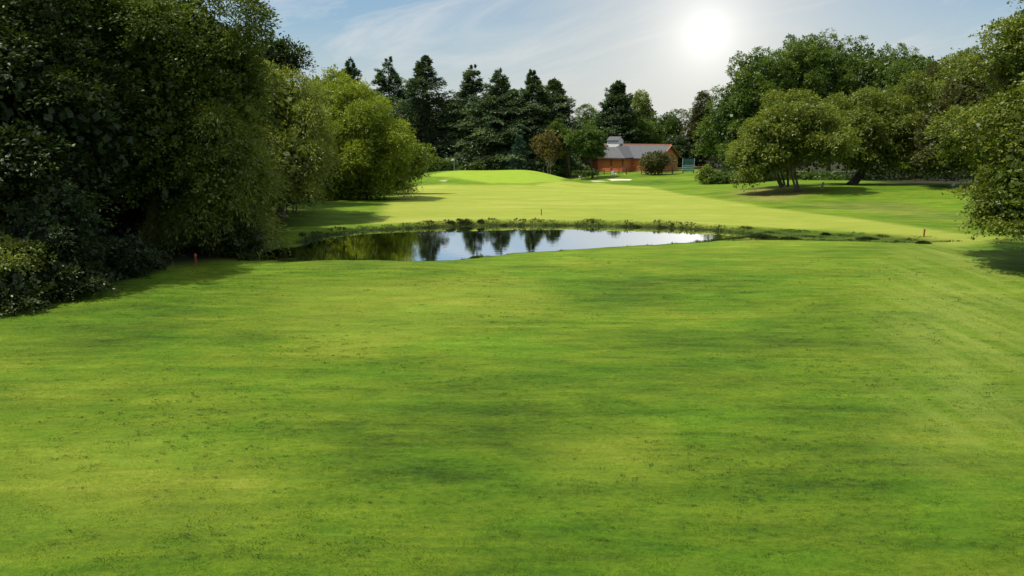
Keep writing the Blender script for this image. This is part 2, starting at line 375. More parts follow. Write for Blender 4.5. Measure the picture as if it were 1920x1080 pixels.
h2 = math_(nt, 'EXPONENT', math_(nt, 'MULTIPLY', math_(nt, 'POWER', math_(nt, 'DIVIDE', ang, .040), 1.05), -1))
h2b = N(nt, 'ShaderNodeCombineXYZ')
for i, k in enumerate((4.5, 4.4, 4.1)): nt.links.new(math_(nt, 'MULTIPLY', h2, k), h2b.inputs[i])
base = mix(nt, 1.0, base, h2b.outputs[0], 'ADD')
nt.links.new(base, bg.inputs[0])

# ------------------------------------------------------------------ ground
def axis(segs):
    a = []
    for s0, s1, st in segs: a += list(np.arange(s0, s1, st))
    return np.array(a)
ys = axis([(-30, 6, 3), (6, 28, .5), (28, 60, .26), (60, 135, .5), (135, 200, 2.5), (200, 400, 20), (400, 701, 100)])
xr = axis([(0, 26, .3), (26, 48, .6), (48, 110, 4), (110, 300, 25), (300, 701, 100)]); xs = np.concatenate([-xr[:0:-1], xr])
X, Y = np.meshgrid(xs, ys); Z = terrain(X, Y)
nx, ny = len(xs), len(ys); V = np.stack([X, Y, Z], -1).reshape(-1, 3)
i = (np.arange(ny - 1)[:, None] * nx + np.arange(nx - 1)[None]).ravel(); Fq = np.stack([i, i + 1, i + nx + 1, i + nx], 1)
def pix(x, y, z):
    c, s = math.cos(PITCH), math.sin(PITCH); dz = z - CH
    d = y * c - dz * s; d = np.where(d < .5, .5, d); return 960 + F * x / d, 540 - F * (y * s + dz * c) / d
x, y = V[:, 0], V[:, 1]
rn = np.random.default_rng(5)
def poly_mask(pxs, soft, z=None):
    P = np.array([ground(a, b)[:2] for a, b in pxs]); return 1 - sstep(-soft, soft, sdist(x, y, P))
fair = poly_mask([(735, 372), (760, 350), (900, 347), (1000, 348), (1120, 343), (1215, 350), (1330, 372), (1440, 390), (1600, 409), (1780, 436), (1900, 448), (1790, 462), (1700, 444), (1550, 432), (1350, 428), (1100, 419), (950, 418), (800, 421), (700, 420)], .8)
green = poly_mask([(800, 330), (850, 321), (930, 317), (1010, 317), (1060, 323), (1080, 334), (1050, 342), (980, 345), (920, 344), (870, 337)], .5)
sand = np.maximum(poly_mask([(1140, 336.2), (1184, 336), (1182, 338.6), (1146, 339)], .15), .7 * poly_mask([(1106, 338.5), (1128, 339), (1140, 340.5), (1112, 341)], .2))
sand = np.maximum(sand, .6 * poly_mask([(824, 338.3), (838, 338.5), (836, 340.5), (826, 340.3)], .15))
bare = .9 * poly_mask([(1385, 358), (1430, 352), (1520, 360), (1460, 376), (1400, 374)], 2.5) + .35 * poly_mask([(1480, 382), (1700, 380), (1800, 415), (1640, 398)], 2.5)
sdp = np.full(len(x), 9.); mm = (y > 25) & (y < 65) & (np.abs(x) < 40); sdp[mm] = sdist(x[mm], y[mm], POND)
smr = np.full(len(x), 9.); smr[mm] = sdist(x[mm], y[mm], MARSH)
farbank = (y > np.interp(x, [-25, 0, 12, 20], [40, 39.5, 40, 41.5]))
mud = np.where(farbank, 1 - sstep(.12, .42, sdp), 1 - sstep(.0, .25, sdp)); mud = np.maximum(mud, .55 * (1 - sstep(-.8, .6, smr)))
mud[~mm] = 0
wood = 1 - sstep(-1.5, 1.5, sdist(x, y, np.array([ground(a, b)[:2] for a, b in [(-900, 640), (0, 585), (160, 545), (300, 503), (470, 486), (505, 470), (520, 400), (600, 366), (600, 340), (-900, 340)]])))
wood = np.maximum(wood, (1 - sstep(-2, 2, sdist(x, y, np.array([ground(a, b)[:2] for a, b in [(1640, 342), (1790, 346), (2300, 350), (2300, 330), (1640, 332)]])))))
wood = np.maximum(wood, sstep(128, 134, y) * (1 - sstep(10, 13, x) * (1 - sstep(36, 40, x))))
path = poly_mask([(1700, 456), (1800, 448), (1900, 520), (1960, 620), (1890, 800), (1760, 860), (1690, 640), (1670, 520)], 2.0)
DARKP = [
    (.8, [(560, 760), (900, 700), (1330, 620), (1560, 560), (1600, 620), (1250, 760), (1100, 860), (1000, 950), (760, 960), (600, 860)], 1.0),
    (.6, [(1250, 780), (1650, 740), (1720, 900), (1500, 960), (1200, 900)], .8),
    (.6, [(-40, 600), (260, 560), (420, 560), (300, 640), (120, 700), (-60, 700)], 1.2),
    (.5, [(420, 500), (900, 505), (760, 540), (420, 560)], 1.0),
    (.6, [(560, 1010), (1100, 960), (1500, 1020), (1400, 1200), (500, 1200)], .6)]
YELLP = [
    (.8, [(520, 540), (1000, 520), (1050, 580), (640, 660), (520, 620)], 1.3),
    (.6, [(20, 840), (300, 800), (560, 900), (460, 1000), (0, 1000)], .8),
    (.5, [(1000, 820), (1250, 800), (1240, 900), (1020, 930)], .6),
    (.9, [(900, 352), (1200, 352), (1400, 395), (1000, 408), (820, 395)], 5)]
def blots(L, x, y):
    t = np.zeros(len(x))
    for a, p, s in L:
        P = np.array([ground(*q)[:2] for q in p]); t += a * (1 - sstep(-s, s, sdist(x, y, P)))
    return np.clip(t, 0, 1)
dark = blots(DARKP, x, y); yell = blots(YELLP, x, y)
gm, nt, out = newmat('turf')
A = lambda n: N(nt, 'ShaderNodeAttribute', attribute_name=n).outputs['Fac']
def turf_colour(nt, dark, yell):
    tc = N(nt, 'ShaderNodeTexCoord').outputs['Object']
    def noise(scale, detail=5, rough=.6, stretch=(1, 1, 1), rot=0, dist=0):
        m = N(nt, 'ShaderNodeMapping'); nt.links.new(tc, m.inputs[0]); m.inputs['Scale'].default_value = stretch; m.inputs['Rotation'].default_value = (0, 0, rot)
        n = N(nt, 'ShaderNodeTexNoise', Scale=scale, Detail=float(detail), Roughness=rough, Distortion=float(dist)); nt.links.new(m.outputs[0], n.inputs['Vector']); return n.outputs[0]
    nL = noise(.16, 6, .62, (.55, 1.3, 1), R(6), .4); nM = noise(1.1, 7, .68, (.5, 1.6, 1), R(4), .3); nF = noise(9, 6, .75, (.8, 1.2, 1)); nS = noise(.55, 4, .5, (.10, 2.2, 1), R(3)); nV = noise(60, 3, .7); nT = noise(1.9, 6, .65, (.22, 1.9, 1), R(-3), .6); nH = noise(.42, 5, .6, (.6, 1.2, 1), R(20), .5); nG = noise(2.3, 5, .65, (.5, 1.3, 1), 0, .3)
    tot = None
    for n_, k_ in ((nL, .8), (nM, .65), (nS, .18), (nT, .34), (nF, .55), (nV, .24)):
        q = math_(nt, 'MULTIPLY', math_(nt, 'SUBTRACT', n_, .5), k_); tot = q if tot is None else math_(nt, 'ADD', tot, q)
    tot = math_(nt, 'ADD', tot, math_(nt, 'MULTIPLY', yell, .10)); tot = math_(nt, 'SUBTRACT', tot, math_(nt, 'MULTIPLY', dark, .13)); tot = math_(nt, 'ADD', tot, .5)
    c = ramp(nt, tot, [(.18, (.028, .060, .003)), (.40, (.080, .150, .006)), (.60, (.145, .220, .011)), (.85, (.27, .33, .035))])
    c = mix(nt, 1.0, c, ramp(nt, nH, [(.34, (.87, 1.03, .9)), (.5, (1, 1, 1)), (.66, (1.08, .98, 1.15))]), 'MULTIPLY')
    c = mix(nt, 1.0, c, ramp(nt, nG, [(.32, (.84, .95, .9)), (.5, (1, 1, 1)), (.70, (1.12, 1.05, 1.2))]), 'MULTIPLY')
    c = mix(nt, math_(nt, 'MULTIPLY', yell, .30), c, (.25, .28, .035))
    return c, nL, nM, nF, nV
c, nL, nM, nF, nV = turf_colour(nt, A('dark'), A('yell'))
fc = ramp(nt, math_(nt, 'ADD', math_(nt, 'MULTIPLY', nL, .6), math_(nt, 'MULTIPLY', nM, .4)), [(.32, (.19, .26, .026)), (.5, (.265, .315, .042)), (.68, (.36, .375, .08))])
c = mix(nt, A('fair'), c, fc)
gc = ramp(nt, nM, [(.3, (.20, .31, .022)), (.7, (.26, .36, .032))]); c = mix(nt, A('green'), c, gc)
tcw = N(nt, 'ShaderNodeTexCoord').outputs['Object']; mw = N(nt, 'ShaderNodeMapping'); nt.links.new(tcw, mw.inputs[0]); mw.inputs['Scale'].default_value = (1.6, .12, 1); mw.inputs['Rotation'].default_value = (0, 0, R(20))
nw_ = N(nt, 'ShaderNodeTexNoise', Scale=1.2, Detail=3.0); nt.links.new(mw.outputs[0], nw_.inputs['Vector']); nW = nw_.outputs[0]
c = mix(nt, math_(nt, 'MULTIPLY', A('path'), ramp(nt, nW, [(.38, (.15, .15, .15)), (.62, (.75, .75, .75))])), c, (.24, .30, .05))
c = mix(nt, math_(nt, 'MULTIPLY', A('bare'), ramp(nt, nM, [(.35, (.2, .2, .2)), (.6, (1, 1, 1))])), c, (.25, .19, .075))
c = mix(nt, A('mud'), c, ramp(nt, nF, [(.35, (.014, .02, .005)), (.65, (.04, .06, .010))]))
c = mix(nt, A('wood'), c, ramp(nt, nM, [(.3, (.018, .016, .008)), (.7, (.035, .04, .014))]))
c = mix(nt, A('sand'), c, (.62, .56, .40))
hs = N(nt, 'ShaderNodeHueSaturation', Saturation=1.0, Value=1.0); nt.links.new(c, hs.inputs['Color'])
p = N(nt, 'ShaderNodeBsdfPrincipled', Roughness=.85); p.inputs['Specular IOR Level'].default_value = .15
nt.links.new(hs.outputs[0], p.inputs[0])
b1 = N(nt, 'ShaderNodeBump', Strength=.9, Distance=.06); nt.links.new(math_(nt, 'ADD', nF, math_(nt, 'MULTIPLY', nV, .5)), b1.inputs['Height'])
b2 = N(nt, 'ShaderNodeBump', Strength=.6, Distance=.25); nt.links.new(nM, b2.inputs['Height']); nt.links.new(b1.outputs[0], b2.inputs['Normal']); nt.links.new(b2.outputs[0], p.inputs['Normal'])
nt.links.new(p.outputs[0], out.inputs[0])
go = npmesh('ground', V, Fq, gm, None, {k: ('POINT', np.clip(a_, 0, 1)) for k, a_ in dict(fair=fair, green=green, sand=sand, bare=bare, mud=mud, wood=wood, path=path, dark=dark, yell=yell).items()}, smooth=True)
tag(go, kind='structure')
# ------------------------------------------------------------------ water
wm, nt, out = newmat('pond_water')
tc = N(nt, 'ShaderNodeTexCoord'); mp = N(nt, 'ShaderNodeMapping'); nt.links.new(tc.outputs['Object'], mp.inputs[0]); mp.inputs['Scale'].default_value = (.6, 1.6, 1)
n1 = N(nt, 'ShaderNodeTexNoise', Scale=2.2, Detail=3.0); nt.links.new(mp.outputs[0], n1.inputs['Vector'])
bp = N(nt, 'ShaderNodeBump', Strength=.07, Distance=.02); nt.links.new(n1.outputs[0], bp.inputs['Height'])
gl = N(nt, 'ShaderNodeBsdfGlossy', Roughness=.015); gl.inputs[0].default_value = (1, 1, 1, 1); nt.links.new(bp.outputs[0], gl.inputs['Normal'])
df = N(nt, 'ShaderNodeBsdfDiffuse'); df.inputs[0].default_value = (.012, .016, .008, 1)
mx = N(nt, 'ShaderNodeMixShader'); lw = N(nt, 'ShaderNodeLayerWeight', Blend=.93); mx.inputs[0].default_value = .96; nt.links.new(df.outputs[0], mx.inputs[1]); nt.links.new(gl.outputs[0], mx.inputs[2])
nt.links.new(mx.outputs[0], out.inputs[0])
cen = POND.mean(0)
Pn = np.roll(POND, -1, 0) - np.roll(POND, 1, 0); nrm = np.stack([Pn[:, 1], -Pn[:, 0]], 1); nrm /= np.linalg.norm(nrm, axis=1)[:, None] + 1e-9
test = sdist((POND + nrm * .05)[:, 0], (POND + nrm * .05)[:, 1], POND); sgn = 1 if (test > 0).mean() > .5 else -1
W = POND + nrm * sgn * .10
wo = npmesh('pond_water', [(a, b, 0.004) for a, b in W], [tuple(range(len(W)))], wm); tag(wo, kind='structure')
if wo.data.polygons[0].normal.z < 0: wo.data.flip_normals()

L_wood = leafmat('leaf_wood_olive', (.028, .05, .007), (.062, .095, .013), (.15, .19, .028), .33)
# ------------------------------------------------------------------ left wood
def gxy(px, D): return (at(px, 400, D)[0], D)
dk = L_oak
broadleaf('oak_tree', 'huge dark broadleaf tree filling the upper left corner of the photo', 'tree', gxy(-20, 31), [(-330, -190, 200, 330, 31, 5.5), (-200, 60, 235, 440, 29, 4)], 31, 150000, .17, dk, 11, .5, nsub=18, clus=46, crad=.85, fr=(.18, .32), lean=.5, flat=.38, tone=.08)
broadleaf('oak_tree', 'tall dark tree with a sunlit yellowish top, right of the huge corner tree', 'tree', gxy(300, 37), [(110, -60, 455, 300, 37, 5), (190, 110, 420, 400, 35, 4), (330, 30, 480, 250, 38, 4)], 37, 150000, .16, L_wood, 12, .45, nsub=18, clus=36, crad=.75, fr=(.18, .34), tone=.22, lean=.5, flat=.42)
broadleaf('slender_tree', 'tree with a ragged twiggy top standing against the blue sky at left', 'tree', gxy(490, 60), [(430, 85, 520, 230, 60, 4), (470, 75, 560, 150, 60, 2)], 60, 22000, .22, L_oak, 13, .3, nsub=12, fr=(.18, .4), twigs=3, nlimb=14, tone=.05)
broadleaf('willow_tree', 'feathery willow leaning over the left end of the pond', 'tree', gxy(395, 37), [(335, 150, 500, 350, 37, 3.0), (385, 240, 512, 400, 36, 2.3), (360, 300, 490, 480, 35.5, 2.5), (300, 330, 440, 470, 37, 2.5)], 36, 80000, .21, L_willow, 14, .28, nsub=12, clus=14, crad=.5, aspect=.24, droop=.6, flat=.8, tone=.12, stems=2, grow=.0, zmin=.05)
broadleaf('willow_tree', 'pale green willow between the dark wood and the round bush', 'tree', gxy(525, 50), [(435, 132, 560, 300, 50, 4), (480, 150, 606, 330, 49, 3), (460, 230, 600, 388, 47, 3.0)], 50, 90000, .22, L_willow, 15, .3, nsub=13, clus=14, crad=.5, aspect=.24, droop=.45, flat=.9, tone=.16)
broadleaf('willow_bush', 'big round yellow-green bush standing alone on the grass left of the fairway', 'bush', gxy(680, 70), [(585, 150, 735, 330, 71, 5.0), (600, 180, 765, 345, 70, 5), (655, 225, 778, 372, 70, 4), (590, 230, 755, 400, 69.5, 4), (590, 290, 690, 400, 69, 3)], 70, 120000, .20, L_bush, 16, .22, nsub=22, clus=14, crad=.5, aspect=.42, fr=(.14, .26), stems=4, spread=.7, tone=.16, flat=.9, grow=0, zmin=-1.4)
broadleaf('bushy_tree', 'tree with a golden top rising just behind the round yellow-green bush', 'tree', gxy(622, 82), [(575, 140, 700, 300, 82, 4.5)], 82, 40000, .26, L_yel, 17, .25, nsub=14, fr=(.2, .34), tone=.1)
broadleaf('shrub', 'small bright shrub at the right foot of the round yellow-green bush', 'shrub', gxy(772, 84), [(742, 258, 800, 346, 84, 1.8)], 84, 7000, .22, L_yel, 18, .06, nsub=10, stems=3)
broadleaf('dark_shrub', 'dark shrub under the pale willow at the edge of the grass', 'shrub', gxy(548, 54), [(500, 290, 600, 388, 54, 2.2)], 54, 14000, .2, L_oak, 19, .08, nsub=10, stems=3)
# woodland floor shrubs along the left edge of the lawn
UG = 'shrubs along the foot of the left wood'
for (nm, lab, b, D, nl, lf, mt, sd_, tn) in [
    ('shrub', 'yellowish-leaved shrub at the left edge of the photo', (-110, 430, 62, 555), 24.5, 11000, .12, L_willow, 30, .0),
    ('elder_shrub', 'grey-green elder shrub rising above the bramble bank', (58, 340, 165, 540), 26, 12000, .13, L_elder, 31, .1),
    ('bramble_bush', 'low bramble bush at the lawn edge below the yellowish shrub', (-130, 500, 100, 590), 23.6, 12000, .10, L_oak, 32, .1),
    ('bramble_bush', 'low bramble bush on the lawn edge below the elder', (60, 480, 205, 562), 25.6, 11000, .10, L_oak, 33, .12),
    ('bramble_bush', 'bramble bush ending the bank before the dark gap in the trees', (165, 440, 285, 525), 29, 11000, .11, L_elder, 34, -.02),
    ('fern_clump', 'small ferny clump at the right end of the bramble bank', (240, 478, 302, 516), 30.5, 3500, .12, L_elder, 35, .2),
    ('shrub', 'dark shrub hanging over the left tip of the pond', (410, 415, 490, 486), 34.3, 6500, .12, L_oak, 36, .15)]:
    broadleaf(nm, lab, 'shrub', gxy((b[0] + b[2]) / 2, D + .5), [(*b, D, None if b[2] - b[0] < 120 else 1.6)], D, nl, lf, mt, sd_, .05, stems=3, spread=.25, nsub=14, fr=(.18, .34), crad=.28, group=UG, tone=tn, stem_name='stems', crown_name='foliage')
# the wood goes on behind
BW = 'trees deep in the left wood'
for i_, (px, D, hw, top, lab) in enumerate([(-150, 44, 260, -250, 'dark tree deep in the left wood behind the corner tree'), (150, 47, 230, -140, 'dark tree in the wood behind the sunlit-topped tree'), (330, 52, 170, 30, 'dark tree in the wood behind the feathery willow'), (455, 68, 120, 150, 'dark tree behind the pale green willow'), (-60, 38, 160, 150, 'low dark tree under the corner tree'), (200, 41, 150, 180, 'low dark tree filling the gap beneath the sunlit-topped tree'), (345, 43, 90, 230, 'low dark tree behind the feathery willow'), (620, 92, 70, 220, 'dark tree behind the round yellow-green bush')]):
    pz = pix(0, D, terrain_base(np.array(at(px, 400, D)[0]), np.array(D * 1.0)))[1]
    broadleaf('woodland_tree', lab, 'tree', gxy(px, D), [(px - hw, top, px + hw, float(pz) - 2, D, 4)], D, 16000, .34, L_oak, 50 + i_, .3, BARK_DARK, BW, nsub=12, clus=10, core=.5, tone=-.15)

# ------------------------------------------------------------------ far conifers
CG = 'tall dark conifers behind the putting green'
def con(px, top, D, hwpx, lab, seed, mat=L_con, **kw):
    X_, Y_ = gxy(px, D); bz = tz(X_, Y_); H = at(px, top, D)[2] - bz; Rm = hwpx * 1.58 / F * D; kw['prof'] = kw.get('prof', .85) * .35 + .55
    return conifer('conifer_tree', lab, (X_, Y_), H, Rm, seed, mat, group=CG, **kw)
con(672, 112, 150, 52, 'conifer nearest the round bush, leftmost of the conifer row', 70, L_cyp, tops=2, prof=.6)
con(738, 108, 146, 58, 'broad blue-green conifer with a split top, second from the left of the row', 71, L_cyp, tops=3, prof=.55)
con(808, 107, 138, 60, 'tall conifer with a long bare pale trunk, tallest of the row', 72, L_con, tops=2, prof=.5, gapside=-1.57, bark=BARK_PALE, r0=.42, dead=14, low=.16)
con(893, 122, 140, 56, 'conifer with a double top right of the bare-trunked one', 73, L_con, tops=2, prof=.55)
con(934, 130, 136, 58, 'wide layered conifer in the middle of the row', 74, L_con, prof=.55, low=.08, tops=2)
con(1000, 133, 138, 56, 'pointed dark conifer second from the right end of the row', 75, L_con, prof=.6, low=.08, tops=2)
con(1037, 150, 142, 50, 'thin-topped conifer at the right end of the row', 76, L_con, prof=.8, low=.08)
con(850, 190, 150, 50, 'shorter dark conifer filling in behind the bare trunk', 77, L_con, low=.05, prof=.5)
con(965, 170, 150, 45, 'shorter dark conifer set back between the layered and the pointed ones', 78, L_con, low=.05, prof=.6)
con(775, 190, 152, 50, 'shorter dark conifer set back left of the bare trunk', 79, L_con, low=.05, prof=.5)
conifer('young_spruce', 'small blue-green spruce in front of the dark conifers', gxy(971, 128), at(971, 254, 128)[2] - tz(*gxy(971, 128)), 2.1, 80, L_blue, nb=60, per=80, leaf=.3, low=.04, r0=.08, prof=.6)
X_, Y_ = gxy(1150, 156)
conifer('cypress_tree', 'single pointed cypress rising above the left end of the brick building', (X_, Y_), at(1150, 155, 156)[2] - tz(X_, Y_), 5.2, 81, L_cyp, nb=260, per=240, leaf=.45, low=.05, prof=.75, rise=.6)
broadleaf('bronze_tree', 'small bronze-yellow tree between the conifers and the building', 'tree', gxy(1028, 127), [(1003, 243, 1050, 306, 127, 2.0)], 127, 5500, .22, L_brown, 82, .09, BARK_PALE, nsub=10, stems=2, fr=(.2, .36), crad=.4, twigs=3, tone=.1, spread=.2)
broadleaf('broad_tree', 'dark green round tree in front of the left half of the building', 'tree', gxy(1110, 124), [(1068, 236, 1134, 290, 124, 3.0), (1086, 256, 1136, 302, 124, 2.4)], 124, 15000, .26, L_mid, 83, .18, BARK_DARK, crad=.5, nsub=11, tone=-.1, nlimb=8, zmin=1.8, grow=0, fork=.55)
broadleaf('broad_tree', 'lighter green tree beside the bronze-yellow tree', 'tree', gxy(1070, 130), [(1032, 225, 1066, 304, 130, 2.0)], 130, 12000, .28, L_mid, 84, .16, crad=.5, nsub=10, tone=.08, zmin=1.3, grow=0)
broadleaf('small_tree', 'small bronze-green tree in front of the right half of the brick building', 'tree', gxy(1229, 128), [(1198, 279, 1260, 318, 128, 2.6), (1200, 292, 1250, 330, 128, 2.2)], 128, 13000, .18, L_dkol, 85, .10, crad=.4, grow=0, nsub=10, stems=2, tone=.1, fr=(.2, .36))
FG = 'trees closing the view behind the brick building'
for (px0, t0, px1, b0, D, mt, lab, s_, tn, nl) in [
    (1075, 205, 1125, 300, 185, L_mid, 'pale hazy tree top far left of the pointed cypress', 90, .25, 7000),
    (1168, 180, 1236, 300, 172, L_yel, 'yellow-green rounded tree behind the roof lantern', 91, .0, 11000),
    (1098, 222, 1150, 310, 160, L_mid, 'mid green tree behind the left end of the roof', 92, .0, 8000),
    (1160, 222, 1225, 312, 158, L_mid, 'darker green tree behind the middle of the roof', 93, -.02, 9000),
    (1218, 205, 1288, 312, 162, L_mid, 'green tree behind the right end of the roof', 94, .0, 10000),
    (1288, 183, 1340, 322, 150, L_dkol, 'dark bronze-green tree right of the teal screen', 95, .02, 12000),
    (1250, 252, 1300, 318, 150, L_elder, 'low blue-green tree just behind the brick gable', 96, .05, 6000)]:
    broadleaf('background_tree', lab, 'tree', gxy((px0 + px1) / 2, D), [(px0, t0, px1, b0, D, 4)], D, int(nl * 2.6), .30, mt, s_, .22, group=FG, nsub=12, crad=.75, spray=.7, tone=tn)

# ------------------------------------------------------------------ right side
RG = 'tall trees in a row behind the right-hand hawthorns'
for (bx_, D, mt, lab, s_, tn, nl) in [
    ([(1338, 130, 1450, 300), (1322, 175, 1420, 326), (1372, 90, 1470, 260)], 118, L_mid, 'green tree at the left end of the tall right-hand row', 100, .12, 26000),
    ([(1415, 85, 1535, 300), (1455, 62, 1560, 240)], 122, L_mid, 'second green tree from the left of the tall right-hand row', 101, .15, 22000),
    ([(1485, 66, 1610, 260), (1550, 70, 1670, 250), (1500, 120, 1660, 320)], 124, L_mid, 'highest domed crown of the tall right-hand row', 102, .18, 30000),
    ([(1615, 88, 1745, 300), (1660, 100, 1790, 260)], 118, L_mid, 'domed green tree right of the highest crown', 103, .12, 22000),
    ([(1700, 100, 1850, 320)], 110, L_dkol, 'darker brownish tree at the right end of the tall row', 104, .0, 24000)]:
    broadleaf('tall_tree', lab, 'tree', gxy((bx_[0][0] + bx_[0][2]) / 2, D), [(*q, D, 5.5) for q in bx_], D, int(nl * 2.7), .27, mt, s_, .35, group=RG, nsub=26, fr=(.15, .25), tone=tn + .14, clus=18, crad=.6, flat=.8, core=.3, spray=.7)
g1 = ground(1500, 360); g2 = ground(1595, 346); g3 = ground(1481, 352)
HG = 'hawthorn trees on the right-hand bank'
broadleaf('hawthorn_tree', 'spreading hawthorn with a forked trunk, nearest of the pair', 'tree', (g1[0], g1[1]), [(1392, 205, 1500, 330, g1[1] + 1, 4), (1420, 172, 1545, 290, g1[1] + 1, 5), (1470, 200, 1585, 325, g1[1], 4), (1380, 245, 1460, 345, g1[1], 3)], g1[1], 80000, .19, L_olive, 110, .17, BARK, HG, stems=2, spread=.2, nsub=22, clus=22, crad=.6, flat=.5, fr=(.16, .28), tone=.22, droop=.3, fork=.42, zmin=g1[2] + .95, nlimb=16, core=.2)
broadleaf('hawthorn_tree', 'hawthorn with several thin trunks just left of the forked trunk', 'tree', (g3[0], g3[1] + 1), [(1395, 225, 1500, 320, g3[1] + 3, 3.5)], g3[1] + 3, 16000, .2, L_olive, 111, .24, BARK_DARK, HG, stems=4, spread=.35, nsub=14, clus=12, crad=.5, flat=.35, tone=.08, zmin=g3[2] + 1.4, fork=.5)
broadleaf('hawthorn_tree', 'widest hawthorn, on a single thick dark leaning trunk', 'tree', (g2[0], g2[1]), [(1560, 160, 1700, 300, g2[1] + 1, 5), (1540, 200, 1650, 325, g2[1], 4), (1620, 140, 1780, 290, g2[1] + 2, 5), (1660, 200, 1810, 330, g2[1] + 2, 5), (1570, 230, 1720, 332, g2[1], 4)], g2[1], 125000, .19, L_olive, 112, .42, BARK_DARK, HG, stems=1, nsub=18, clus=22, crad=.65, flat=.5, fr=(.17, .3), tone=.14, droop=.35, zmin=g2[2] + 1.0, nlimb=18, core=.2, fork=.4)
broadleaf('shade_tree', 'big olive tree behind the near right-hand tree, hiding the dark gap', 'tree', gxy(1890, 66), [(1840, 45, 2100, 330, 68, 6.5), (1770, 110, 1900, 300, 70, 4), (1720, 170, 1860, 325, 72, 4)], 68, 150000, .20, L_dkol, 113, .5, BARK_DARK, nsub=22, fr=(.16, .28), tone=.05, clus=22, crad=.6, spray=.8)
broadleaf('linden_tree', 'near tree with sunlit drooping leaves reaching in from the right edge', 'tree', gxy(2080, 33), [(1852, 25, 2360, 320, 33.5, 5.5), (1878, -25, 2100, 200, 33.5, 3.2), (1828, 120, 2240, 420, 31.5, 4), (1838, 280, 2040, 452, 30.5, 2.6)], 32, 230000, .125, L_olive, 114, .42, nsub=30, clus=34, crad=.5, fr=(.13, .25), flat=.4, tone=.2, aspect=.6, zmin=1.1, twigs=2, nlimb=18, lean=.5)
for k_, (px, D, h, hw, mt, lab) in enumerate([(1325, 106, 311, 15, L_yel, 'yellow-green rounded shrub at the left end of the right-hand hedge'), (1362, 104, 320, 34, L_mid, 'low dark shrub beside the yellow-green one'), (1420, 102, 318, 40, L_mid, 'low green shrub left of the thin hawthorn trunks'), (1545, 100, 322, 45, L_mid, 'low green shrub seen between the hawthorn trunks'), (1630, 98, 318, 48, L_elder, 'grassy low shrub right of the thick dark trunk'), (1700, 100, 300, 55, L_oak, 'dark tall shrub in the shade right of the hawthorns'), (1775, 98, 290, 60, L_oak, 'darkest shrub at the back of the shaded gap'), (1860, 92, 280, 60, L_oak, 'dark shrub behind the near right-hand tree'), (1480, 103, 322, 40, L_mid, 'low green shrub directly behind the hawthorn trunks')]):
    X_, Y_ = gxy(px, D); pz = pix(X_, D * 1.0, tz(X_, D))[1]
    broadleaf('hedge_shrub', lab, 'shrub', (X_, Y_), [(px - hw, h, px + hw, float(pz) + 4, D, 2.2)], D, 9000, .17, mt, 120 + k_, .05, crad=.32, stems=3, nsub=12, fr=(.2, .34), group='shrubs along the back of the right-hand bank', stem_name='stems', crown_name='foliage', tone=-.05)
broadleaf('shrub', 'low leafy shrub in front of the left end of the brick building', 'shrub', gxy(1098, 121), [(1076, 320, 1124, 328, 121, .8)], 121, 5500, .15, L_mid, 140, .04, crad=.25, stems=3, nsub=12)
for k_, (px, hw, t_, lab, mt) in enumerate([(838, 30, 296, 'low dark shrub left of the flag behind the mound', L_mid), (890, 26, 304, 'low shrub right of the flag behind the mound', L_yel), (1055, 24, 306, 'low shrub under the bronze-yellow tree', L_mid), (800, 18, 290, 'green shrub at the left end of the mound', L_mid), (945, 35, 300, 'dark shrub under the layered conifer', L_con)]):
    X_, Y_ = gxy(px, 131); pz = float(pix(X_, 131.0, tz(X_, 131))[1])
    broadleaf('mound_shrub', lab, 'shrub', (X_, Y_), [(px - hw, t_, px + hw, pz + 3, 131, 1.8)], 131, 4500, .2, mt, 150 + k_, .05, crad=.35, stems=3, nsub=9, group='low shrubs behind the mound', stem_name='stems', crown_name='foliage')
# ------------------------------------------------------------------ brick building
brick, nt, out = newmat('red_brick')
tc = N(nt, 'ShaderNodeTexCoord'); mp = N(nt, 'ShaderNodeMapping'); nt.links.new(tc.outputs['Object'], mp.inputs[0]); mp.inputs['Rotation'].default_value = (R(90), 0, 0)
bt = N(nt, 'ShaderNodeTexBrick', Scale=1.0); nt.links.new(mp.outputs[0], bt.inputs[0]); bt.inputs['Brick Width'].default_value = .225; bt.inputs['Row Height'].default_value = .075; bt.inputs['Mortar Size'].default_value = .008
bt.inputs['Color1'].default_value = (.72, .17, .05, 1); bt.inputs['Color2'].default_value = (.62, .14, .04, 1); bt.inputs['Mortar'].default_value = (.45, .2, .11, 1)
n = N(nt, 'ShaderNodeTexNoise', Scale=.8, Detail=5.0); nt.links.new(tc.outputs['Object'], n.inputs[0])
p = N(nt, 'ShaderNodeBsdfPrincipled', Roughness=.85); nt.links.new(mix(nt, .5, bt.outputs[0], ramp(nt, n.outputs[0], [(.3, (.75, .75, .75)), (.7, (1, 1, 1))]), 'MULTIPLY'), p.inputs[0]); nt.links.new(p.outputs[0], out.inputs[0])
slate, nt, out = newmat('grey_slate')
tc = N(nt, 'ShaderNodeTexCoord'); bt = N(nt, 'ShaderNodeTexBrick', Scale=1.0); nt.links.new(tc.outputs['Object'], bt.inputs[0]); bt.inputs['Brick Width'].default_value = .4; bt.inputs['Row Height'].default_value = .28; bt.inputs['Mortar Size'].default_value = .01
bt.inputs['Color1'].default_value = (.085, .09, .10, 1); bt.inputs['Color2'].default_value = (.07, .075, .083, 1); bt.inputs['Mortar'].default_value = (.06, .06, .065, 1)
p = N(nt, 'ShaderNodeBsdfPrincipled', Roughness=.8); nt.links.new(bt.outputs[0], p.inputs[0]); nt.links.new(p.outputs[0], out.inputs[0])
